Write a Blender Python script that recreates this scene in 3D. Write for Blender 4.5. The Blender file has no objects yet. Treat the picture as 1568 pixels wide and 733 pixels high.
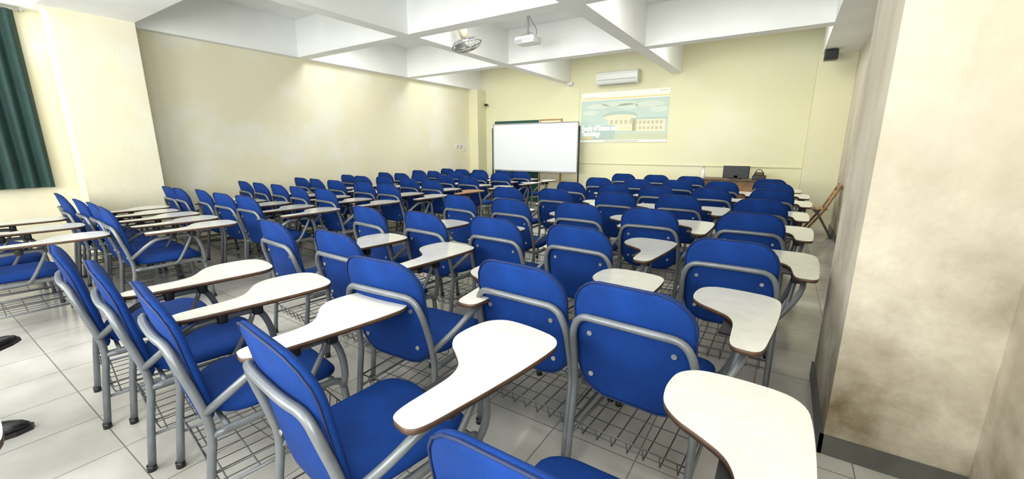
import bpy, math, random
from mathutils import Vector, Matrix
random.seed(7)
S=bpy.context.scene
S.view_settings.view_transform='Standard'
S.view_settings.look='None'
S.view_settings.exposure=0.0

# ---------------------------------------------------------------- materials
def newmat(name,col,rough=0.5,metal=0.0,var=0.0,vscale=8.0,emit=0.0,spec=0.5,bump=0.0,bscale=200.0,coat=0.0):
    m=bpy.data.materials.new(name); m.use_nodes=True
    nt=m.node_tree; b=nt.nodes['Principled BSDF']
    b.inputs['Base Color'].default_value=(*col,1)
    b.inputs['Roughness'].default_value=rough
    b.inputs['Metallic'].default_value=metal
    b.inputs['Specular IOR Level'].default_value=spec
    b.inputs['Coat Weight'].default_value=coat
    tc=nt.nodes.new('ShaderNodeTexCoord')
    if var>0:
        n=nt.nodes.new('ShaderNodeTexNoise'); n.inputs['Scale'].default_value=vscale; n.inputs['Detail'].default_value=4
        r=nt.nodes.new('ShaderNodeValToRGB')
        r.color_ramp.elements[0].position=0.3; r.color_ramp.elements[1].position=0.7
        r.color_ramp.elements[0].color=(*[c*(1-var) for c in col],1)
        r.color_ramp.elements[1].color=(*[min(1,c*(1+var)) for c in col],1)
        nt.links.new(tc.outputs['Object'],n.inputs['Vector'])
        nt.links.new(n.outputs['Fac'],r.inputs['Fac'])
        nt.links.new(r.outputs['Color'],b.inputs['Base Color'])
    if bump>0:
        n2=nt.nodes.new('ShaderNodeTexNoise'); n2.inputs['Scale'].default_value=bscale
        bp=nt.nodes.new('ShaderNodeBump'); bp.inputs['Strength'].default_value=bump; bp.inputs['Distance'].default_value=0.01
        nt.links.new(tc.outputs['Object'],n2.inputs['Vector'])
        nt.links.new(n2.outputs['Fac'],bp.inputs['Height']); nt.links.new(bp.outputs['Normal'],b.inputs['Normal'])
    if emit>0:
        b.inputs['Emission Color'].default_value=(*col,1); b.inputs['Emission Strength'].default_value=emit
    return m

def wallmat(name,col,patch,dirt,dirt_h=0.9,dirt_amt=0.5,sharp=(.3,.75),streak=0.0):
    m=bpy.data.materials.new(name); m.use_nodes=True
    nt=m.node_tree; b=nt.nodes['Principled BSDF']; L=nt.links.new
    b.inputs['Roughness'].default_value=0.6
    b.inputs['Specular IOR Level'].default_value=0.25
    g=nt.nodes.new('ShaderNodeNewGeometry')
    n=nt.nodes.new('ShaderNodeTexNoise'); n.inputs['Scale'].default_value=0.9; n.inputs['Detail'].default_value=9; n.inputs['Roughness'].default_value=0.6
    L(g.outputs['Position'],n.inputs['Vector'])
    r=nt.nodes.new('ShaderNodeValToRGB'); r.color_ramp.elements[0].position=0.50; r.color_ramp.elements[1].position=0.62
    r.color_ramp.elements[0].color=(0,0,0,1); r.color_ramp.elements[1].color=(.8,.8,.8,1)
    L(n.outputs['Fac'],r.inputs['Fac'])
    mx=nt.nodes.new('ShaderNodeMixRGB'); mx.inputs[1].default_value=(*col,1); mx.inputs[2].default_value=(*patch,1)
    L(r.outputs['Color'],mx.inputs[0])
    sp=nt.nodes.new('ShaderNodeSeparateXYZ'); L(g.outputs['Position'],sp.inputs[0])
    mr=nt.nodes.new('ShaderNodeMapRange'); mr.inputs[1].default_value=0.0; mr.inputs[2].default_value=dirt_h; mr.inputs[3].default_value=dirt_amt; mr.inputs[4].default_value=0.0
    L(sp.outputs['Z'],mr.inputs[0])
    n3=nt.nodes.new('ShaderNodeTexNoise'); n3.inputs['Scale'].default_value=2.3; n3.inputs['Detail'].default_value=8; n3.inputs['Roughness'].default_value=.65
    L(g.outputs['Position'],n3.inputs['Vector'])
    r3=nt.nodes.new('ShaderNodeMapRange'); r3.inputs[1].default_value=sharp[0]; r3.inputs[2].default_value=sharp[1]; L(n3.outputs['Fac'],r3.inputs[0])
    mu=nt.nodes.new('ShaderNodeMath'); mu.operation='MULTIPLY'; mu.use_clamp=True; L(mr.outputs[0],mu.inputs[0]); L(r3.outputs[0],mu.inputs[1])
    mx2=nt.nodes.new('ShaderNodeMixRGB'); mx2.inputs[2].default_value=(*dirt,1)
    L(mu.outputs[0],mx2.inputs[0]); L(mx.outputs[0],mx2.inputs[1])
    last=mx2.outputs[0]
    if streak>0:
        mp=nt.nodes.new('ShaderNodeMapping'); mp.inputs['Scale'].default_value=(5,5,.7); L(g.outputs['Position'],mp.inputs['Vector'])
        n4=nt.nodes.new('ShaderNodeTexNoise'); n4.inputs['Scale'].default_value=1; n4.inputs['Detail'].default_value=8; L(mp.outputs[0],n4.inputs['Vector'])
        r4=nt.nodes.new('ShaderNodeMapRange'); r4.inputs[1].default_value=.52; r4.inputs[2].default_value=.75; r4.inputs[4].default_value=streak; L(n4.outputs['Fac'],r4.inputs[0])
        mx3=nt.nodes.new('ShaderNodeMixRGB'); mx3.inputs[2].default_value=(*dirt,1); L(r4.outputs[0],mx3.inputs[0]); L(last,mx3.inputs[1]); last=mx3.outputs[0]
    L(last,b.inputs['Base Color'])
    n2=nt.nodes.new('ShaderNodeTexNoise'); n2.inputs['Scale'].default_value=30; n2.inputs['Detail'].default_value=5; L(g.outputs['Position'],n2.inputs['Vector'])
    bp=nt.nodes.new('ShaderNodeBump'); bp.inputs['Strength'].default_value=.12; bp.inputs['Distance'].default_value=.02
    L(n2.outputs['Fac'],bp.inputs['Height']); L(bp.outputs['Normal'],b.inputs['Normal'])
    return m

M_wall=wallmat('paint_cream',(.80,.75,.555),(.83,.81,.70),(.42,.34,.20),1.5,.5)
M_wallf=wallmat('paint_yellow',(.77,.745,.50),(.79,.77,.58),(.45,.38,.22),1.2,.3)
M_pier=wallmat('paint_beige',(.68,.62,.51),(.60,.54,.42),(.20,.15,.085),1.9,1.6,(.33,.82),.3)
M_ceil=newmat('ceiling_paint',(.88,.89,.87),.8,var=.03,vscale=2)
M_dark=newmat('baseboard_paint',(.11,.11,.10),.5,var=.2)
M_blue=newmat('blue_fabric',(.003,.034,.188),.75,var=.22,vscale=5,bump=.25,bscale=350,spec=.2)
M_piping=newmat('blue_piping',(.003,.013,.07),.6,var=.1)
M_tube=newmat('grey_tube',(.165,.178,.19),.36,metal=.3,var=.1,vscale=15)
M_wire=newmat('basket_wire',(.13,.13,.13),.45,metal=.4)
M_white=newmat('white_laminate',(.70,.69,.63),.22,var=.06,vscale=12,coat=.15)
M_brown=newmat('laminate_edge',(.085,.045,.025),.5,var=.3,vscale=20)
M_black=newmat('black_plastic',(.012,.012,.013),.4)
M_steel=newmat('bolt_steel',(.4,.4,.4),.35,metal=.8)
M_woodtab=newmat('wood_tablet',(.42,.24,.10),.35,var=.25,vscale=9)
M_wood=newmat('brown_wood',(.30,.16,.07),.4,var=.3,vscale=10)
M_plast=newmat('white_plastic',(.76,.76,.73),.35)
M_greyp=newmat('grey_plastic',(.32,.32,.32),.4)
M_door=newmat('door_green',(.01,.07,.05),.45,var=.1)
M_board=newmat('whiteboard_surface',(.76,.79,.81),.12,coat=.3)
M_alu=newmat('aluminium',(.6,.6,.6),.35,metal=.8)
M_curt=newmat('curtain_green',(.003,.030,.024),.7,var=.2,vscale=10)
M_glass=newmat('window_glass',(.75,.85,.9),.1,emit=.6)
M_orange=newmat('orange_plastic',(.6,.25,.05),.5)
M_shoe=newmat('black_leather',(.01,.01,.011),.3,var=.2)
M_trous=newmat('black_trousers',(.012,.012,.014),.8,var=.2)
M_shirt=newmat('grey_shirt',(.25,.28,.33),.8,var=.1)
M_skin=newmat('skin',(.42,.23,.14),.5,var=.05)
M_hair=newmat('hair',(.01,.008,.007),.5,var=.2)

def floormat():
    m=bpy.data.materials.new('floor_tiles'); m.use_nodes=True
    nt=m.node_tree; b=nt.nodes['Principled BSDF']; L=nt.links.new
    g=nt.nodes.new('ShaderNodeNewGeometry')
    br=nt.nodes.new('ShaderNodeTexBrick'); br.offset=0.0; br.squash=1
    br.inputs['Scale'].default_value=1; br.inputs['Brick Width'].default_value=.43; br.inputs['Row Height'].default_value=.43
    br.inputs['Mortar Size'].default_value=.003; br.inputs['Mortar Smooth'].default_value=.1
    br.inputs['Color1'].default_value=(.52,.50,.455,1); br.inputs['Color2'].default_value=(.57,.545,.50,1); br.inputs['Mortar'].default_value=(.22,.20,.175,1)
    L(g.outputs['Position'],br.inputs['Vector'])
    n=nt.nodes.new('ShaderNodeTexNoise'); n.inputs['Scale'].default_value=2.5; n.inputs['Detail'].default_value=7
    L(g.outputs['Position'],n.inputs['Vector'])
    r=nt.nodes.new('ShaderNodeValToRGB'); r.color_ramp.elements[0].position=.3; r.color_ramp.elements[0].color=(.74,.73,.70,1); r.color_ramp.elements[1].position=.65; r.color_ramp.elements[1].color=(1,1,1,1)
    L(n.outputs['Fac'],r.inputs['Fac'])
    mx=nt.nodes.new('ShaderNodeMixRGB'); mx.blend_type='MULTIPLY'; mx.inputs[0].default_value=1
    L(br.outputs['Color'],mx.inputs[1]); L(r.outputs['Color'],mx.inputs[2]); L(mx.outputs[0],b.inputs['Base Color'])
    b.inputs['Roughness'].default_value=.15
    bp=nt.nodes.new('ShaderNodeBump'); bp.inputs['Strength'].default_value=.3; bp.inputs['Distance'].default_value=.003; bp.invert=True
    L(br.outputs['Fac'],bp.inputs['Height']); L(bp.outputs['Normal'],b.inputs['Normal'])
    return m
M_floor=floormat()

# ---------------------------------------------------------------- mesh builder
class MB:
    def __init__(s): s.v=[]; s.f=[]; s.m=[]; s.s=[]; s.mats=[]
    def mi(s,mat):
        if mat not in s.mats: s.mats.append(mat)
        return s.mats.index(mat)
    def face(s,idx,mat,smooth=False):
        s.f.append(tuple(idx)); s.m.append(s.mi(mat)); s.s.append(smooth)
    def box(s,x0,x1,y0,y1,z0,z1,mat,M=None):
        b=len(s.v)
        for z in (z0,z1):
            for x,y in ((x0,y0),(x1,y0),(x1,y1),(x0,y1)):
                p=Vector((x,y,z)); p=M@p if M else p; s.v.append(tuple(p))
        for q in ((0,3,2,1),(4,5,6,7),(0,1,5,4),(1,2,6,5),(2,3,7,6),(3,0,4,7)): s.face([b+i for i in q],mat)
    def rbox(s,x0,x1,y0,y1,z0,z1,mat,r=.01,M=None):
        out=[]
        for cx,cz,a0 in ((x1-r,z1-r,0),(x0+r,z1-r,90),(x0+r,z0+r,180),(x1-r,z0+r,270)):
            for k in range(4):
                a=math.radians(a0+k*30); out.append((cx+r*math.cos(a),cz+r*math.sin(a)))
        cx=(x0+x1)/2; cz=(z0+z1)/2; rings=[]
        for y,ins in ((y0,r),(y0+r*.3,r*.3),(y0+r,0),(y1-r,0),(y1-r*.3,r*.3),(y1,r)):
            sx=1-ins*2/max(1e-6,(x1-x0)); sz=1-ins*2/max(1e-6,(z1-z0)); b=len(s.v)
            for a,c in out:
                p=Vector((cx+(a-cx)*sx,y,cz+(c-cz)*sz)); p=M@p if M else p; s.v.append(tuple(p))
            rings.append(b)
        n=len(out)
        for i in range(len(rings)-1):
            for k in range(n):
                s.face((rings[i]+k,rings[i+1]+k,rings[i+1]+(k+1)%n,rings[i]+(k+1)%n),mat,True)
        s.face([rings[0]+k for k in range(n)],mat); s.face([rings[-1]+k for k in range(n)][::-1],mat)
    def tube(s,pts,r,mat,n=8,smooth=2,closed=False,M=None):
        P=[Vector(p) for p in pts]
        if M: P=[M@p for p in P]
        for _ in range(smooth):
            Q=[] if closed else [P[0]]
            rng=range(len(P)) if closed else range(len(P)-1)
            for i in rng:
                a=P[i]; c=P[(i+1)%len(P)]
                if closed: Q+=[a*.75+c*.25,a*.25+c*.75]
                else:
                    if i>0: Q.append(a*.75+c*.25)
                    if i<len(P)-2: Q.append(a*.25+c*.75)
            if not closed: Q.append(P[-1])
            P=Q
        N=len(P); up=None; rings=[]
        for i,p in enumerate(P):
            if closed: t=(P[(i+1)%N]-P[i-1])
            elif i==0: t=P[1]-P[0]
            elif i==N-1: t=P[-1]-P[-2]
            else: t=(P[i+1]-P[i]).normalized()+(P[i]-P[i-1]).normalized()
            t.normalize()
            if up is None:
                up=Vector((0,0,1)) if abs(t.z)<.9 else Vector((1,0,0))
            up=(up-t*up.dot(t))
            if up.length<1e-5: up=Vector((0,1,0))-t*t.y
            up.normalize(); w=t.cross(up)
            b=len(s.v); rings.append(b)
            for k in range(n):
                a=2*math.pi*k/n; s.v.append(tuple(p+up*(r*math.cos(a))+w*(r*math.sin(a))))
        for i in range(N if closed else N-1):
            a=rings[i]; c=rings[(i+1)%N]
            for k in range(n): s.face((a+k,a+(k+1)%n,c+(k+1)%n,c+k),mat,True)
        if not closed:
            s.face([rings[0]+k for k in range(n)][::-1],mat); s.face([rings[-1]+k for k in range(n)],mat)
    def lathe(s,prof,mat,M=None,n=20,smooth=True):
        rings=[]
        for r,z in prof:
            b=len(s.v); rings.append(b)
            for k in range(n):
                a=2*math.pi*k/n; p=Vector((r*math.cos(a),r*math.sin(a),z)); p=M@p if M else p; s.v.append(tuple(p))
        for i in range(len(rings)-1):
            for k in range(n): s.face((rings[i]+k,rings[i]+(k+1)%n,rings[i+1]+(k+1)%n,rings[i+1]+k),mat,smooth)
        s.face([rings[0]+k for k in range(n)][::-1],mat); s.face([rings[-1]+k for k in range(n)],mat)
    def pad(s,outline,layers,fn,mats):
        n=len(outline); rings=[]
        for sc,t in layers:
            b=len(s.v)
            if sc==0: s.v.append(tuple(fn(0,0,t))); rings.append((b,1))
            else:
                for u,v in outline: s.v.append(tuple(fn(u*sc,v*sc,t)))
                rings.append((b,n))
        for i in range(len(rings)-1):
            (a,na),(c,nc)=rings[i],rings[i+1]; mat=mats[i] if isinstance(mats,list) else mats
            for k in range(n):
                k2=(k+1)%n
                if na==1: s.face((a,c+k,c+k2),mat,True)
                elif nc==1: s.face((a+k,c,a+k2),mat,True)
                else: s.face((a+k,c+k,c+k2,a+k2),mat,True)
    def prism(s,outline,z0,z1,mtop,mside,mbot):
        n=len(outline); b=len(s.v)
        for z in (z0,z1):
            for x,y in outline: s.v.append((x,y,z))
        for k in range(n): s.face((b+k,b+(k+1)%n,b+n+(k+1)%n,b+n+k),mside,True)
        s.face([b+n+k for k in range(n)],mtop); s.face([b+k for k in range(n)][::-1],mbot)
    def mesh(s,name):
        me=bpy.data.meshes.new(name); me.from_pydata(s.v,[],s.f)
        for m in s.mats: me.materials.append(m)
        me.polygons.foreach_set('material_index',s.m); me.polygons.foreach_set('use_smooth',s.s)
        me.update(); return me
    def obj(s,name,loc=(0,0,0),rz=0):
        o=bpy.data.objects.new(name,s.mesh(name)); S.collection.objects.link(o)
        o.location=loc; o.rotation_euler=(0,0,rz); return o

def rrect(w,h,r,k=6):
    out=[]
    for cx,cy,a0 in ((w/2-r,h/2-r,0),(-w/2+r,h/2-r,90),(-w/2+r,-h/2+r,180),(w/2-r,-h/2+r,270)):
        for i in range(k+1):
            a=math.radians(a0+90*i/k); out.append((cx+r*math.cos(a),cy+r*math.sin(a)))
    return out
def catmull(P,k=5):
    out=[]; n=len(P)
    for i in range(n):
        p0,p1,p2,p3=[Vector(P[(i+j-1)%n]) for j in range(4)]
        for q in range(k):
            t=q/k
            out.append(tuple(.5*((2*p1)+(-p0+p2)*t+(2*p0-5*p1+4*p2-p3)*t*t+(-p0+3*p1-3*p2+p3)*t**3)))
    return out

# ---------------------------------------------------------------- chair
def chair_mesh():
    c=MB()
    lay=[(0,.55),(.5,.5),(.82,.42),(.93,.3),(.985,.1),(1,-.1),(.985,-.3),(.9,-.45),(.5,-.5),(0,-.5)]
    def fs(u,v,t):
        z=.455+t*.075
        if v>.12: z-=(v-.12)**2*1.6
        wid=1+.06*(v/.25)
        return (u*wid,v,z-.01*math.cos(u*6)*(1 if t>0 else 0))
    c.pad(rrect(.48,.49,.12),lay,fs,M_blue)
    def fb(u,v,t):
        z=.665+v
        y=-.245-(v+.26)*.17+.35*(u*u)*1.0 - .02
        y+= .12*max(0,v-.12)**2*-6
        w=1-.05*(-v/.26 if v<0 else 0)
        arch=.02*(1-(u/.25)**2) if v>0 else 0
        return (u*w,y+t*.05,z+arch*(v/.26 if v>0 else 0))
    c.pad(rrect(.49,.53,.125),lay,fb,M_blue)
    rim=[fb(u*1.0,v*1.0,-.35) for u,v in rrect(.485,.525,.125,4)]
    c.tube(rim,.004,M_piping,n=5,smooth=0,closed=True)
    R=.0158
    hoop=[(-.255,-.33,0),(-.255,-.30,.25),(-.255,-.272,.42),(-.252,-.30,.56),(-.245,-.338,.70),(-.205,-.352,.775),(-.12,-.372,.785),
          (.12,-.372,.785),(.205,-.352,.775),(.245,-.338,.70),(.252,-.30,.56),(.255,-.272,.42),(.255,-.30,.25),(.255,-.33,0)]
    c.tube(hoop,R,M_tube,n=10)
    for sx in (-1,1):
        c.tube([(sx*.245,.27,0),(sx*.245,.245,.30),(sx*.245,.235,.395),(sx*.245,.14,.405),(sx*.25,-.20,.395),(sx*.255,-.275,.40)],R,M_tube,n=10)
        c.lathe([(.019,0),(.019,.03)],M_black,Matrix.Translation((sx*.245,.27,0)),n=10)
        c.lathe([(.019,0),(.019,.03)],M_black,Matrix.Translation((sx*.255,-.33,0)),n=10)
        c.tube([(sx*.245,.252,.17),(sx*.255,-.305,.17)],.008,M_tube,n=6,smooth=0)
        for z in (.50,.70):
            x=sx*.17
            y=fb(x,z-.665,-.5)[1]
            c.lathe([(.0,-.006),(.010,-.005),(.011,.004)],M_steel,Matrix.Translation((x,y,z))@Matrix.Rotation(math.radians(90),4,'X'),n=10)
    c.tube([(-.24,.20,.40),(.24,.20,.40)],.010,M_tube,n=6,smooth=0)
    c.tube([(-.25,-.22,.395),(.25,-.22,.395)],.010,M_tube,n=6,smooth=0)
    rw=.003
    for i in range(7):
        x=-.21+.42*i/6
        c.tube([(x,.245,.235),(x,.235,.165),(x,-.27,.165),(x,-.29,.235)],rw,M_wire,n=4,smooth=0)
    for j in range(5):
        y=.20-.45*j/4
        c.tube([(-.25,y,.170),(.25,y,.170)],rw,M_wire,n=4,smooth=0)
    c.tube([(-.245,.248,.235),(.245,.248,.235),(.25,-.292,.235),(-.25,-.292,.235)],.0045,M_wire,n=5,smooth=0,closed=True)
    # tablet arm
    c.tube([(.245,.238,.36),(.285,.235,.44),(.32,.21,.56),(.335,.17,.655),(.35,.10,.672),(.37,-.05,.672),(.37,-.12,.665),(.34,-.20,.60),(.26,-.285,.50)],.0155,M_tube,n=10)
    c.tube([(.245,.0,.40),(.30,.03,.42),(.335,.12,.60),(.345,.14,.665)],.012,M_tube,n=8)
    for y in (.0,.15):
        c.rbox(.31,.39,y-.022,y+.022,.650,.705,M_black,r=.008)
    c.box(.26,.38,-.02,.17,.700,.709,M_black)
    P=[(.37,-.185),(.41,-.18),(.432,-.14),(.442,-.03),(.450,.10),(.455,.25),(.453,.39),(.44,.465),(.395,.51),(.31,.525),(.21,.525),(.145,.51),(.10,.465),(.085,.40),
       (.085,.33),(.10,.265),(.145,.21),(.21,.17),(.27,.125),(.30,.06),(.31,-.03),(.318,-.13),(.335,-.175)]
    c.prism(catmull(P,4),.711,.730,M_white,M_brown,M_brown)
    return c.mesh('tablet_arm_chair')
CH=chair_mesh()
def chair(x,y,rot=0,wood=False):
    o=bpy.data.objects.new('tablet_arm_chair',CH); S.collection.objects.link(o)
    o.location=(x,y,0); o.rotation_euler=(0,0,math.radians(rot))
    if wood:
        i=list(CH.materials).index(M_white); o.material_slots[i].link='OBJECT'; o.material_slots[i].material=M_woodtab
    return o
near=[(-.31,.86,0),(-1.13,.87,-7),(-1.89,.82,-8),(-2.48,.81,-8),(-3.05,.79,-8),
      (-.41,1.82,-3),(-.95,1.86,-2),(-1.58,1.57,4),(-2.29,1.84,-2),(-2.98,1.83,-5),
      (-.20,2.93,0),(-1.09,2.83,-3),(-1.76,2.80,-2),(-2.38,2.70,-4),(-3.0,2.65,-6),
      (-.18,4.10,0),(-.94,3.91,2),(-1.58,3.88,0),(-2.27,3.80,-3),(-2.90,3.76,-5),
      (-.17,5.17,1),(-.94,5.10,0),(-1.62,4.98,2),(-2.38,4.98,-2),(-3.0,4.84,-3),
      (-.10,6.40,0),(-.77,6.20,1),(-1.42,6.10,-1),(-2.02,6.09,0),(-2.66,6.05,-3),
      (-.09,7.42,0),(-.78,7.38,0),(-1.42,7.30,2),(-2.0,7.15,0),(-2.66,7.15,0),
      (-.17,8.32,0),(-1.40,8.35,0),(-2.02,8.42,0),(-2.66,8.45,0)]
for a in near: chair(*a)
cols=[-4.88,-5.40,-5.91,-6.42,-6.93]
rowsY=[1.40,2.46,3.40,4.30,5.2,6.15,7.1,8.0]
for j,ry in enumerate(rowsY):
    for i,cx in enumerate(cols):
        if j==0: cx=[-4.88,-5.36,-5.83,-6.30,-6.77][i]
        if j==1 and i==4: cx=-6.84
        sh=(.15 if j>=3 else (.06 if j>0 else 0)) if i<2 else 0.0
        chair(cx+sh+random.uniform(-.02,.02),ry+random.uniform(-.03,.05),random.uniform(-8,0) if j>0 else -3-random.uniform(0,3),wood=(j==4 and i==0))
for x in (-5.15,-5.9,-6.6): chair(x,.50,-3)
chair(-1.96,-.465,0)
chair(-3.25,-.55,0)

# ---------------------------------------------------------------- room shell
XL,XR,YF,YB,ZC=-7.55,.80,9.75,-2.2,3.6
def shell(name,x0,x1,y0,y1,z0,z1,mat):
    c=MB(); c.box(x0,x1,y0,y1,z0,z1,mat); return c.obj(name)
shell('floor',XL-.2,XR+.2,YB-.2,YF+.2,-.1,0,M_floor)
shell('ceiling',XL-.2,XR+.2,YB-.2,YF+.2,ZC,ZC+.1,M_ceil)
shell('wall_left',XL-.2,XL,YB-.2,YF+.2,0,ZC,M_wall)
shell('wall_right',XR,XR+.2,YB-.2,YF+.2,0,ZC,M_pier)
shell('wall_front',XL,XR,YF,YF+.2,0,ZC,M_wallf)
shell('wall_back',XL,XR,YB-.2,YB,0,ZC,M_wall)
shell('column_right',.31,XR,2.28,3.1,0,ZC,M_pier)
shell('column_left',XL,XL+.40,1.38,2.15,0,3.0,M_wall)
shell('column_front_right',.27,XR,9.25,YF,0,3.0,M_wallf)
shell('column_front_left',XL,XL+.30,9.35,YF,0,3.0,M_wallf)
b=MB()
ZB=3.0
b.box(XL,XL+.14,YB,YF,ZB,ZC,M_ceil)
b.box(.31,XR,YB,YF,ZB,ZC,M_ceil)
for x in (-4.88,-2.29): b.box(x,x+.22,YB,YF,ZB,ZC,M_ceil)
for y in (4.45,7.0): b.box(XL,XR,y,y+.22,ZB+.001,ZC,M_ceil)
b.box(XL,XR,1.30,2.15,ZB-.001,ZC,M_ceil)
b.obj('ceiling_beams')
c=MB()
c.box(.295,.31,2.265,3.1,0,.10,M_dark); c.box(.295,XR,2.265,2.28,0,.10,M_dark)
c.box(XR-.015,XR,YB,2.265,0,.10,M_dark); c.box(XR-.015,XR,3.1,9.25,0,.10,M_dark)
c.obj('baseboard_right')
c=MB(); c.box(XL,XL+.015,YB,YF,0,.10,M_wall); c.obj('baseboard_left')
c=MB(); c.box(-4.40,.27,YF-.02,YF,1.06,1.085,M_wallf); c.box(-4.42,-4.40,YF-.012,YF,1.06,2.9,M_wallf); c.obj('trim_1')

# window + curtain left
c=MB()
c.box(XL,XL+.03,-1.9,1.05,1.0,1.06,M_alu); c.box(XL,XL+.03,-1.9,1.05,2.78,2.84,M_alu)
for y in (-1.9,-.9,.1,1.0): c.box(XL,XL+.03,y,y+.05,1.06,2.78,M_alu)
c.box(XL,XL+.008,-1.85,1.0,1.06,2.78,M_glass)
c.obj('window_1')
c=MB(); ny=260; nz=8; Y0,Y1=-1.9,1.17
for j in range(nz+1):
    z=.98+(2.95-.98)*j/nz
    for i in range(ny+1):
        y=Y0+(Y1-Y0)*i/ny
        x=XL+.11+.028*math.sin(y*46+.6*math.sin(y*5)+.15*j)+.01*math.sin(y*17+j*.3)
        c.v.append((x,y,z))
for j in range(nz):
    for i in range(ny):
        a=j*(ny+1)+i; c.face((a,a+1,a+ny+2,a+ny+1),M_curt,True)
c.tube([(XL+.11,Y0-.1,2.965),(XL+.11,Y1+.08,2.965)],.012,M_alu,n=8,smooth=0)
for y in (Y0-.08,-.4,Y1+.06): c.box(XL,XL+.12,y-.01,y+.01,2.955,2.975,M_alu)
c.obj('curtain')
c=MB()
for k,x in enumerate((-6.3,-3.9,-1.5)):
    c.box(x-.95,x+.95,YB,YB+.04,1.0,1.06,M_alu); c.box(x-.95,x+.95,YB,YB+.04,2.75,2.81,M_alu)
    for q in (-.95,-.03,.89): c.box(x+q,x+q+.06,YB,YB+.04,1.06,2.75,M_alu)
    c.box(x-.9,x+.9,YB,YB+.01,1.06,2.75,M_glass)
c.obj('window_2')
c=MB()
c.box(XR-.04,XR,-2.0,-.1,1.0,1.06,M_alu); c.box(XR-.04,XR,-2.0,-.1,2.75,2.81,M_alu)
for y in (-2.0,-1.08,-.16): c.box(XR-.04,XR,y,y+.06,1.06,2.75,M_alu)
c.box(XR-.01,XR,-1.95,-.15,1.06,2.75,M_glass)
c.obj('fill_window')  # unseen window, added with its lamp to brighten the left wall

# door on front wall
c=MB()
c.box(-6.92,-6.84,YF-.05,YF,0,2.15,M_door); c.box(-5.62,-5.54,YF-.05,YF,0,2.15,M_door); c.box(-6.84,-5.62,YF-.05,YF,2.07,2.15,M_door)
c.box(-6.84,-6.24,YF-.035,YF,0,2.07,M_door); c.box(-6.22,-5.62,YF-.035,YF,0,2.07,M_door)
for x in (-6.74,-6.12):
    c.box(x,x+.40,YF-.045,YF-.035,.2,.95,M_door); c.box(x,x+.40,YF-.045,YF-.035,1.1,1.95,M_door)
c.rbox(-6.33,-6.29,YF-.09,YF-.035,1.0,1.12,M_steel)
c.obj('door_1')
c=MB(); c.box(-5.5,-4.85,YF-.03,YF,.0,2.16,M_woodtab)
c.box(-5.46,-4.89,YF-.035,YF-.03,.05,2.12,M_wall)
c.obj('door_2')

# whiteboard on stand
c=MB(); Y=9.30
x0,x1,z0,z1=-6.66,-4.22,.87,2.03
c.box(x0,x1,Y-.01,Y+.015,z0,z1,M_board)
t=.025
for a in ((x0-t,x1+t,z1,z1+t),(x0-t,x1+t,z0-t,z0),(x0-t,x0,z0,z1),(x1,x1+t,z0,z1)): c.box(a[0],a[1],Y-.02,Y+.025,a[2],a[3],M_greyp)
c.box(x0+.3,x1-.3,Y-.08,Y-.02,z0-.03,z0-.015,M_alu)
for x in (x0-.045,x1+.045):
    c.tube([(x,Y,.06),(x,Y,1.95)],.02,M_black,n=8,smooth=0)
    c.tube([(x,Y-.28,.05),(x,Y,.09),(x,Y+.28,.05)],.018,M_black,n=8,smooth=0)
    for dy in (-.27,.27): c.lathe([(.02,0),(.028,.01),(.028,.04),(.02,.05)],M_black,Matrix.Translation((x,Y+dy,0)),n=10)
c.tube([(x0-.04,Y,.30),(x1+.04,Y,.30)],.016,M_black,n=8,smooth=0)
c.obj('whiteboard')

# projected image
def emis(name,col,e=.36):
    m=newmat(name,(col[0]*.72,col[1]*.72,col[2]*.72),.8,spec=.1); bb=m.node_tree.nodes['Principled BSDF']
    bb.inputs['Emission Color'].default_value=(*col,1); bb.inputs['Emission Strength'].default_value=e; return m
E=dict(page=emis('proj_page',(.90,.90,.80)),sky=emis('proj_sky',(.55,.66,.58)),cloud=emis('proj_cloud',(.66,.73,.62)),bld=emis('proj_building',(.76,.73,.52)),
       roof=emis('proj_roof',(.46,.56,.50)),bar=emis('proj_bar',(.85,.68,.30)),win=emis('proj_window',(.56,.54,.40)),tree=emis('proj_tree',(.60,.63,.44)),txt=emis('proj_text',(1,1,.88),1.0))
c=MB(); X0,X1,Z0,Z1=-4.34,-2.28,1.57,2.72; W=X1-X0; H=Z1-Z0
def pr(u0,u1,v0,v1,k,l): c.box(X0+W*u0,X0+W*u1,YF-.004-.002*l,YF-.003,Z0+H*v0,Z0+H*v1,E[k])
pr(0,1,0,1,'page',0); pr(0,1,.86,.885,'bar',1); pr(.0,1,.05,.84,'sky',1)
def ell(u,v,ru,rv,k,l,n=28):
    bb=len(c.v); y=YF-.004-.002*l
    for i in range(n):
        a=2*math.pi*i/n; c.v.append((X0+W*(u+ru*math.cos(a)),y,Z0+H*(v+rv*math.sin(a))))
    c.face(list(range(bb,bb+n)),E[k])
for u,v,a_,b_ in ((.2,.72,.14,.05),(.45,.76,.2,.05),(.8,.72,.16,.06),(.12,.6,.1,.05),(.9,.62,.09,.06),(.55,.70,.12,.06)): ell(u,v,a_,b_,'cloud',2)
ell(.47,.52,.20,.09,'roof',3); ell(.47,.49,.19,.06,'bld',4)
pr(.34,.66,.22,.48,'bld',5); pr(.62,.98,.20,.45,'bld',5); pr(.60,.99,.44,.47,'roof',6)
for i in range(7): pr(.65+.045*i,.675+.045*i,.35,.41,'win',6); pr(.65+.045*i,.675+.045*i,.25,.30,'win',6)
for i in range(5): pr(.365+.055*i,.395+.055*i,.36,.44,'win',6)
pr(0,1,.05,.17,'tree',7)
pr(0,.42,.05,.34,'roof',8)
pr(0,1,0,.05,'page',9); pr(.3,.7,.015,.035,'win',10); pr(.02,.16,.07,.11,'bar',10)
for i in range(3): pr(.90+.03*i,.915+.03*i,.95,.97,'win',3)
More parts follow.
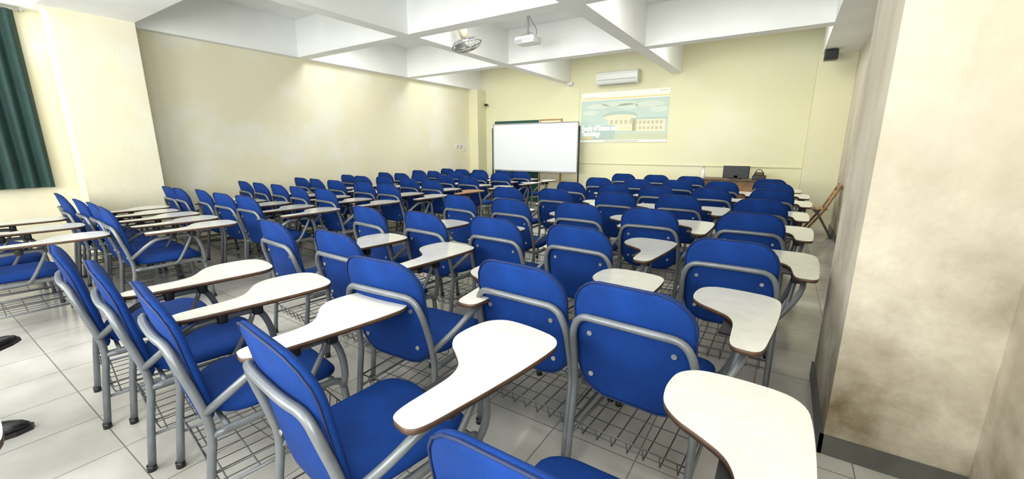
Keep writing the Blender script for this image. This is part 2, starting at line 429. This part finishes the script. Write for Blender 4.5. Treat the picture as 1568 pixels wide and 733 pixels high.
pr(.02,.2,.90,.91,'win',3)
pi=c.obj('projected_image')
for i,(t,sz,zz) in enumerate((("Faculty of Science and",.16,1.85),("Technology",.16,1.72))):
    cu=bpy.data.curves.new('caption','FONT'); cu.body=t; cu.size=sz; cu.extrude=.001; cu.offset=.004
    o=bpy.data.objects.new('caption_%d'%(i+1),cu); S.collection.objects.link(o); cu.materials.append(E['txt'])
    o.location=(X0+.04,YF-.030,zz); o.rotation_euler=(math.radians(90),0,0); o.scale=(.62,1,1); o.parent=pi

# AC
c=MB()
prof=[(0,0),(-.16,0),(-.19,.03),(-.215,.10),(-.22,.20),(-.20,.26),(-.15,.28),(0,.28)]
for x in (-3.91,-2.95):
    for y,z in prof: c.v.append((x,YF+y,2.86+z))
n=len(prof)
for k in range(n): c.face((k,(k+1)%n,n+(k+1)%n,n+k),M_plast,False)
c.face(list(range(n))[::-1],M_plast); c.face(list(range(n,2*n)),M_plast)
c.box(-3.86,-3.0,YF-.224,YF-.2,2.955,2.962,M_greyp); c.box(-3.85,-3.01,YF-.18,YF-.05,2.855,2.862,M_greyp)
c.obj('air_conditioner')

# projector
c=MB(); px,py,pz=-3.76,6.22,3.15
c.rbox(px-.18,px+.18,py-.14,py+.14,pz-.06,pz+.05,M_plast,r=.025)
c.lathe([(.045,0),(.045,.03),(.035,.032),(.033,.01)],M_black,Matrix.Translation((px-.07,py+.135,pz))@Matrix.Rotation(math.radians(-90),4,'X'))
for i in range(6): c.box(px+.02+.02*i,px+.03+.02*i,py-.1415,py-.138,pz-.04,pz+.02,M_greyp)
c.box(px-.16,px-.02,py-.1415,py-.138,pz-.045,pz+.0,M_greyp)
c.box(px-.10,px+.10,py-.08,py+.08,pz+.055,pz+.065,M_greyp)
for sx in (-1,1): c.tube([(px+sx*.12,py,pz+.05),(px+sx*.09,py,pz+.10),(px,py,pz+.13)],.007,M_greyp,n=6,smooth=0)
c.tube([(px,py,pz+.06),(px,py,ZC)],.018,M_greyp,n=10,smooth=0)
c.lathe([(.06,0),(.06,.02)],M_plast,Matrix.Translation((px,py,ZC-.02)))
c.tube([(px+.05,py+.1,pz),(px+.12,py+.12,pz+.16),(px+.04,py+.02,pz+.3),(px+.02,py,ZC)],.004,M_black,n=5)
c.obj('projector')

# orbit fan fixed to side of beam
c=MB(); fy=5.33
M_fan=newmat('fan_cream',(.46,.41,.29),.4,var=.1)
M_cage=newmat('fan_cage',(.20,.20,.19),.4,metal=.4)
c.box(-4.66,-4.55,fy-.06,fy+.06,3.33,3.45,M_fan)
c.tube([(-4.6,fy,3.39),(-4.46,fy,3.39),(-4.40,fy,3.34)],.022,M_fan,n=8)
Tm=Matrix.Translation((-4.40,fy,3.22))@Matrix.Rotation(math.radians(-12),4,'Y')@Matrix.Rotation(math.radians(10),4,'X')
c.lathe([(.03,-.14),(.06,-.13),(.068,-.05),(.068,.06),(.05,.11),(.02,.12)],M_fan,Tm,n=18)
def ring(r,z,w=.004,m=M_cage): c.tube([(r*math.cos(2*math.pi*k/28),r*math.sin(2*math.pi*k/28),z) for k in range(28)],w,m,n=5,smooth=0,closed=True,M=Tm)
dz=-.06
ring(.235,-.17+dz,.008,M_cage)
for r,z in ((.19,-.225),(.13,-.245),(.07,-.25),(.19,-.115),(.13,-.10)): ring(r,z+dz,.003)
for k in range(24):
    a=2*math.pi*k/24; ca,sa=math.cos(a),math.sin(a)
    c.tube([(rr*ca,rr*sa,zz+dz) for rr,zz in ((.05,-.25),(.15,-.243),(.21,-.21),(.232,-.17),(.21,-.125),(.15,-.10),(.06,-.095))],.002,M_cage,n=4,smooth=0,M=Tm)
c.lathe([(.05,-.255+dz),(.05,-.245+dz)],M_fan,Tm); c.lathe([(.03,-.21+dz),(.035,-.10+dz)],M_greyp,Tm)
for k in range(3):
    a0=2*math.pi*k/3; rows=6; bb=len(c.v)
    for i in range(rows+1):
        r=.03+.165*i/rows; wd=.35+.25*math.sin(i/rows*2.4)
        for q in (-1,0,1):
            a=a0+q*wd*(.9 if i else 1); p=Tm@Vector((r*math.cos(a),r*math.sin(a),-.17+dz+q*.028)); c.v.append(tuple(p))
    for i in range(rows):
        for q in (0,1): d=bb+i*3+q; c.face((d,d+1,d+4,d+3),M_greyp,True)
c.obj('ceiling_fan')

c=MB(); c.lathe([(.05,-.035),(.06,-.01),(.06,0)],M_orange,Matrix.Translation((-4.2,6.0,ZC))); c.obj('smoke_detector')
c=MB(); c.rbox(-4.72,-4.58,YF-.10,YF,2.93,3.0,M_plast,r=.01); c.obj('emergency_light')
c=MB(); c.rbox(.32,.50,8.75,8.97,2.84,2.985,M_black,r=.01); c.box(.39,.43,8.84,8.88,2.98,3.0,M_black)
c.lathe([(.05,0),(.05,.006)],M_black,Matrix.Translation((.41,8.752,2.91))@Matrix.Rotation(math.radians(90),4,'X')); c.obj('loudspeaker')
c=MB()
c.box(XL,XL+.015,8.75,8.87,1.44,1.53,M_plast); c.box(XL,XL+.015,8.90,9.02,1.44,1.53,M_plast); c.box(XL,XL+.015,9.05,9.14,1.36,1.50,M_plast)
for y in (8.79,8.94): c.box(XL+.015,XL+.02,y,y+.04,1.46,1.51,M_greyp)
c.obj('light_switches')
c=MB(); c.box(-7.19,-7.15,YF-.06,YF,2.60,2.64,M_plast); c.rbox(-7.20,-7.14,YF-.16,YF-.06,2.57,2.63,M_black,r=.01); c.obj('security_camera')

# teacher desk and things on it
c=MB(); dy0,dy1=8.95,9.55
M_desk=newmat('desk_wood',(.10,.055,.03),.4,var=.3,vscale=6)
c.rbox(-1.42,-.22,dy0,dy1,.82,.85,M_desk,r=.008)
c.box(-1.38,-1.34,dy0+.03,dy1-.03,0,.82,M_desk); c.box(-.30,-.26,dy0+.03,dy1-.03,0,.82,M_desk)
c.box(-1.34,-.30,dy0+.05,dy0+.07,.30,.82,M_wood); c.box(-.72,-.30,dy0+.1,dy1-.05,.45,.82,M_wood)
for z in (.5,.66): c.box(-.70,-.32,dy1-.05,dy1-.035,z,z+.14,M_woodtab)
c.obj('teacher_desk')
c=MB(); c.rbox(-1.02,-.56,9.20,9.23,.86,1.10,M_black,r=.012); c.rbox(-.83,-.75,9.2,9.25,.85,.92,M_black,r=.008); c.rbox(-.9,-.68,9.15,9.32,.850,.862,M_black,r=.005); c.obj('computer_monitor')
c=MB(); c.lathe([(.03,0),(.034,.01),(.034,.13),(.014,.17),(.014,.195)],M_plast,Matrix.Translation((-1.36,9.1,.85)),n=14); c.lathe([(.017,.0),(.017,.025)],M_greyp,Matrix.Translation((-1.36,9.1,1.045)),n=12); c.obj('spray_bottle')
c=MB(); c.rbox(-.50,-.28,9.05,9.35,.85,.93,M_black,r=.01); c.rbox(-.47,-.32,9.1,9.3,.93,.99,M_brown,r=.01); c.tube([(-.48,9.1,.93),(-.44,9.1,1.04),(-.36,9.1,1.05),(-.31,9.1,.93)],.006,M_black,n=6); c.obj('equipment_bag')

# wooden folding chair by the right wall
c=MB(); r=.016
for y in (-.2,.2):
    c.tube([(.20,y,.012),(-.06,y,.45),(-.24,y,.88)],r,M_wood,n=6,smooth=0)
    c.tube([(-.22,y*.85,.012),(.0,y*.85,.40),(.10,y*.85,.50)],r,M_tube,n=6,smooth=0)
for k in range(6): c.box(-.12+.06*k,-.075+.06*k,-.20,.20,.47,.488,M_woodtab)
for z,x in ((.84,-.225),(.74,-.183),(.64,-.141)): c.box(x-.01,x+.01,-.2,.2,z-.03,z+.03,M_woodtab)
c.tube([(.1,-.17,.5),(.1,.17,.5)],r*.8,M_tube,n=6,smooth=0); c.tube([(.14,-.2,.11),(.14,.2,.11)],r*.8,M_tube,n=6,smooth=0)
c.obj('folding_chair',(.535,8.38,0),math.radians(180))

def fill_fixture(x,y,w=80,ln=1.2,z=3.55):  # invented ceiling lights, set out of view to brighten the room
    c=MB(); c.box(-ln/2,ln/2,-.30,.30,.012,.05,M_plast)
    for q in (-.2,0,.2): c.tube([(-ln/2+.02,q,0),(ln/2-.02,q,0)],.012,M_plast,n=8,smooth=0)
    for s in (-1,1): c.box(s*(ln/2-.01)-.01,s*(ln/2-.01)+.01,-.3,.3,-.015,.02,M_plast)
    c.obj('added_ceiling_light',(x,y,z))
    l=bpy.data.lights.new('ceiling_fill_light','AREA'); l.shape='RECTANGLE'; l.size=ln; l.size_y=.55; l.energy=w; l.color=(1,1,.97)
    o=bpy.data.objects.new('ceiling_fill_light',l); S.collection.objects.link(o); o.location=(x,y,z-.03)
for x in (-6.1,-3.55,-1.0):
    fill_fixture(x,7.62,35)
for x in (-6.1,-3.55,-1.0): fill_fixture(x,5.02,37)
for x in (-6.1,-3.55,-.9): fill_fixture(x,.5,16)
def area(x,y,z,sx,sy,rot,e,col=(.98,1,1)):
    l=bpy.data.lights.new('window_fill_light','AREA'); l.shape='RECTANGLE'; l.size=sx; l.size_y=sy; l.energy=e; l.color=col
    o=bpy.data.objects.new('window_fill_light',l); S.collection.objects.link(o); o.location=(x,y,z); o.rotation_euler=rot
for x,e in ((-6.3,105),(-3.9,145),(-1.5,108)): area(x,YB+.06,1.9,1.8,1.7,(math.radians(-90),0,math.radians(180)),e)
area(XR-.06,-1.05,1.9,1.8,1.7,(0,math.radians(90),0),80)  # added lamp at the unseen right window, fill for the left wall

w=bpy.data.worlds.new('World'); S.world=w; w.use_nodes=True
w.node_tree.nodes['Background'].inputs[0].default_value=(.9,.95,1,1); w.node_tree.nodes['Background'].inputs[1].default_value=.6

# ---------------------------------------------------------------- seated person (left of frame)
def skinobj(name,V,Ed,Rd,mat,sub=2):
    me=bpy.data.meshes.new(name); me.from_pydata(V,Ed,[]); o=bpy.data.objects.new(name,me); S.collection.objects.link(o)
    md=o.modifiers.new('Skin','SKIN'); sv=me.skin_vertices[0].data
    for i,r in enumerate(Rd): sv[i].radius=(r,r) if not isinstance(r,tuple) else r
    sv[0].use_root=True
    s=o.modifiers.new('Sub','SUBSURF'); s.levels=sub; s.render_levels=sub
    md.use_smooth_shade=True; me.materials.append(mat); return o
pe=bpy.data.objects.new('seated_person',None); S.collection.objects.link(pe)
hx,hy=-3.25,-.62
parts=[]
parts.append(skinobj('trousers',[(hx,hy,.60),(hx-.10,hy+.02,.57),(hx-.12,hy+.25,.57),(hx-.08,hy+.52,.55),(hx-.04,hy+.56,.30),(hx-.01,hy+.60,.11),
   (hx+.10,hy+.02,.58),(hx+.08,hy+.25,.62),(hx-.02,hy+.56,.68),(hx-.20,hy+.66,.52),(hx-.33,hy+.70,.40),(hx,hy-.02,.72)],
   [(0,1),(1,2),(2,3),(3,4),(4,5),(0,6),(6,7),(7,8),(8,9),(9,10),(0,11)],[.12,.10,.09,.07,.06,.05,.10,.09,.07,.06,.05,.12],M_trous))
parts.append(skinobj('shirt',[(hx,hy-.02,.70),(hx,hy-.04,.90),(hx,hy-.04,1.10),(hx,hy-.04,1.20),(hx-.18,hy-.03,1.17),(hx-.25,hy+.06,.97),(hx+.18,hy-.03,1.17),(hx+.25,hy+.06,.97),(hx,hy-.03,1.27)],
   [(0,1),(1,2),(2,3),(3,4),(4,5),(3,6),(6,7),(3,8)],[(.15,.11),(.15,.11),(.17,.12),(.12,.09),.07,.055,.07,.055,.055],M_shirt))
for sx in (-1,1):
    wx,wy,wz=hx+sx*.08,hy+.26,.77
    parts.append(skinobj('forearm',[(hx+sx*.25,hy+.05,.98),(hx+sx*.22,hy+.10,.84),(wx+sx*.02,wy,wz),(wx-sx*.02,wy+.07,wz-.01)],[(0,1),(1,2),(2,3)],[.045,.045,.028,.033],M_skin))
    for f in range(4):
        bx=wx-sx*.02+(f-1.5)*.021; ln=(.07,.08,.075,.06)[f]
        parts.append(skinobj('finger',[(bx,wy+.07,wz-.01),(bx,wy+.10,wz),(bx,wy+.10+ln*.5,wz-.008),(bx,wy+.10+ln,wz-.03)],[(0,1),(1,2),(2,3)],[.010,.0095,.009,.008],M_skin,1))
    parts.append(skinobj('thumb',[(wx-sx*.02,wy+.03,wz),(wx-sx*.06,wy+.06,wz),(wx-sx*.075,wy+.10,wz-.01)],[(0,1),(1,2)],[.013,.011,.010],M_skin,1))
c=MB(); prof=[(.0,-.135),(.045,-.13),(.07,-.09),(.085,-.02),(.09,.04),(.075,.10),(.04,.13),(.0,.135)]
Hm=Matrix.Translation((hx,hy+.0,1.46))@Matrix.Diagonal((.9,1.1,1.0,1))
c.lathe(prof,M_skin,Hm,n=24)
c.lathe([(.05,-.12),(.05,.02)],M_skin,Matrix.Translation((hx,hy-.02,1.36)),n=16)
c.pad(rrect(.03,.05,.012,3),[(1,-.5),(.7,.3),(0,.6)],lambda u,v,t:(hx+u,hy+.095+t*.03,1.45+v),M_skin)
for sx in (-1,1):
    c.lathe([(.0,-.012),(.010,-.006),(.010,.006),(0,.012)],M_plast,Matrix.Translation((hx+sx*.032,hy+.088,1.475)),n=12)
    c.lathe([(.0,-.006),(.005,-.003),(.005,.003),(0,.006)],M_black,Matrix.Translation((hx+sx*.032,hy+.097,1.475)),n=10)
    c.pad(rrect(.022,.06,.01,3),[(0,-.5),(1,-.4),(1,.3),(0,.5)],lambda u,v,t:(hx+sx*(.082+t*.012),hy+u,1.46+v),M_skin)
c.rbox(hx-.025,hx+.025,hy+.075,hy+.088,1.395,1.407,M_brown,r=.004)
c.lathe([(.095,.03),(.100,.06),(.085,.115),(.045,.145),(.0,.15)],M_hair,Matrix.Translation((hx,hy-.012,1.46))@Matrix.Rotation(math.radians(8),4,'X')@Matrix.Diagonal((.92,1.1,1,1)),n=24)
parts.append(c.obj('head'))
def shoe(M):
    c=MB(); secs=[(-.03,.030,.10),(.0,.036,.105),(.05,.036,.095),(.10,.038,.075),(.16,.046,.058),(.21,.046,.048),(.25,.034,.038),(.275,.012,.025)]
    n=14; rings=[]
    for y,hw,h in secs:
        bb=len(c.v); rings.append(bb)
        for k in range(n):
            a=2*math.pi*k/n; x=hw*math.copysign(abs(math.cos(a))**.8,math.cos(a)); z=h/2+h/2*math.copysign(abs(math.sin(a))**.8,math.sin(a)); c.v.append(tuple(M@Vector((x,y,z+.012))))
    for i in range(len(rings)-1):
        for k in range(n): c.face((rings[i]+k,rings[i]+(k+1)%n,rings[i+1]+(k+1)%n,rings[i+1]+k),M_shoe,True)
    c.face([rings[0]+k for k in range(n)][::-1],M_shoe); c.face([rings[-1]+k for k in range(n)],M_shoe)
    out=[(-.035,-.045),(.035,-.045),(.043,0),(.042,.08),(.053,.17),(.045,.24),(.015,.285),(-.015,.285),(-.045,.24),(-.053,.17),(-.042,.08),(-.043,0)]
    bb=len(c.v)
    for z in (0,.022):
        for x,y in out: c.v.append(tuple(M@Vector((x,y,z))))
    m=len(out)
    for k in range(m): c.face((bb+k,bb+(k+1)%m,bb+m+(k+1)%m,bb+m+k),M_black)
    c.face([bb+m+k for k in range(m)],M_black); c.face([bb+k for k in range(m)][::-1],M_black)
    c.tube([(0,-.01,.06),(0,-.01,.14)],.032,M_trous,n=10,smooth=0,M=M)
    return c.obj('shoe')
parts.append(shoe(Matrix.Translation((-3.27,-.09,0))@Matrix.Rotation(math.radians(-18),4,'Z')@Matrix.Scale(1.12,4)))
parts.append(shoe(Matrix.Translation((-3.59,.01,.30))@Matrix.Rotation(math.radians(10),4,'Z')@Matrix.Rotation(math.radians(10),4,'X')))
for p in parts: p.parent=pe

# ---------------------------------------------------------------- camera
cam=bpy.data.cameras.new('camera'); co=bpy.data.objects.new('camera',cam); S.collection.objects.link(co)
cam.sensor_width=36; cam.lens=630/1568*36; cam.clip_start=.02
co.location=(0,0,1.45); co.rotation_euler=(math.radians(90-12.6),0,math.radians(33.2))
S.camera=co
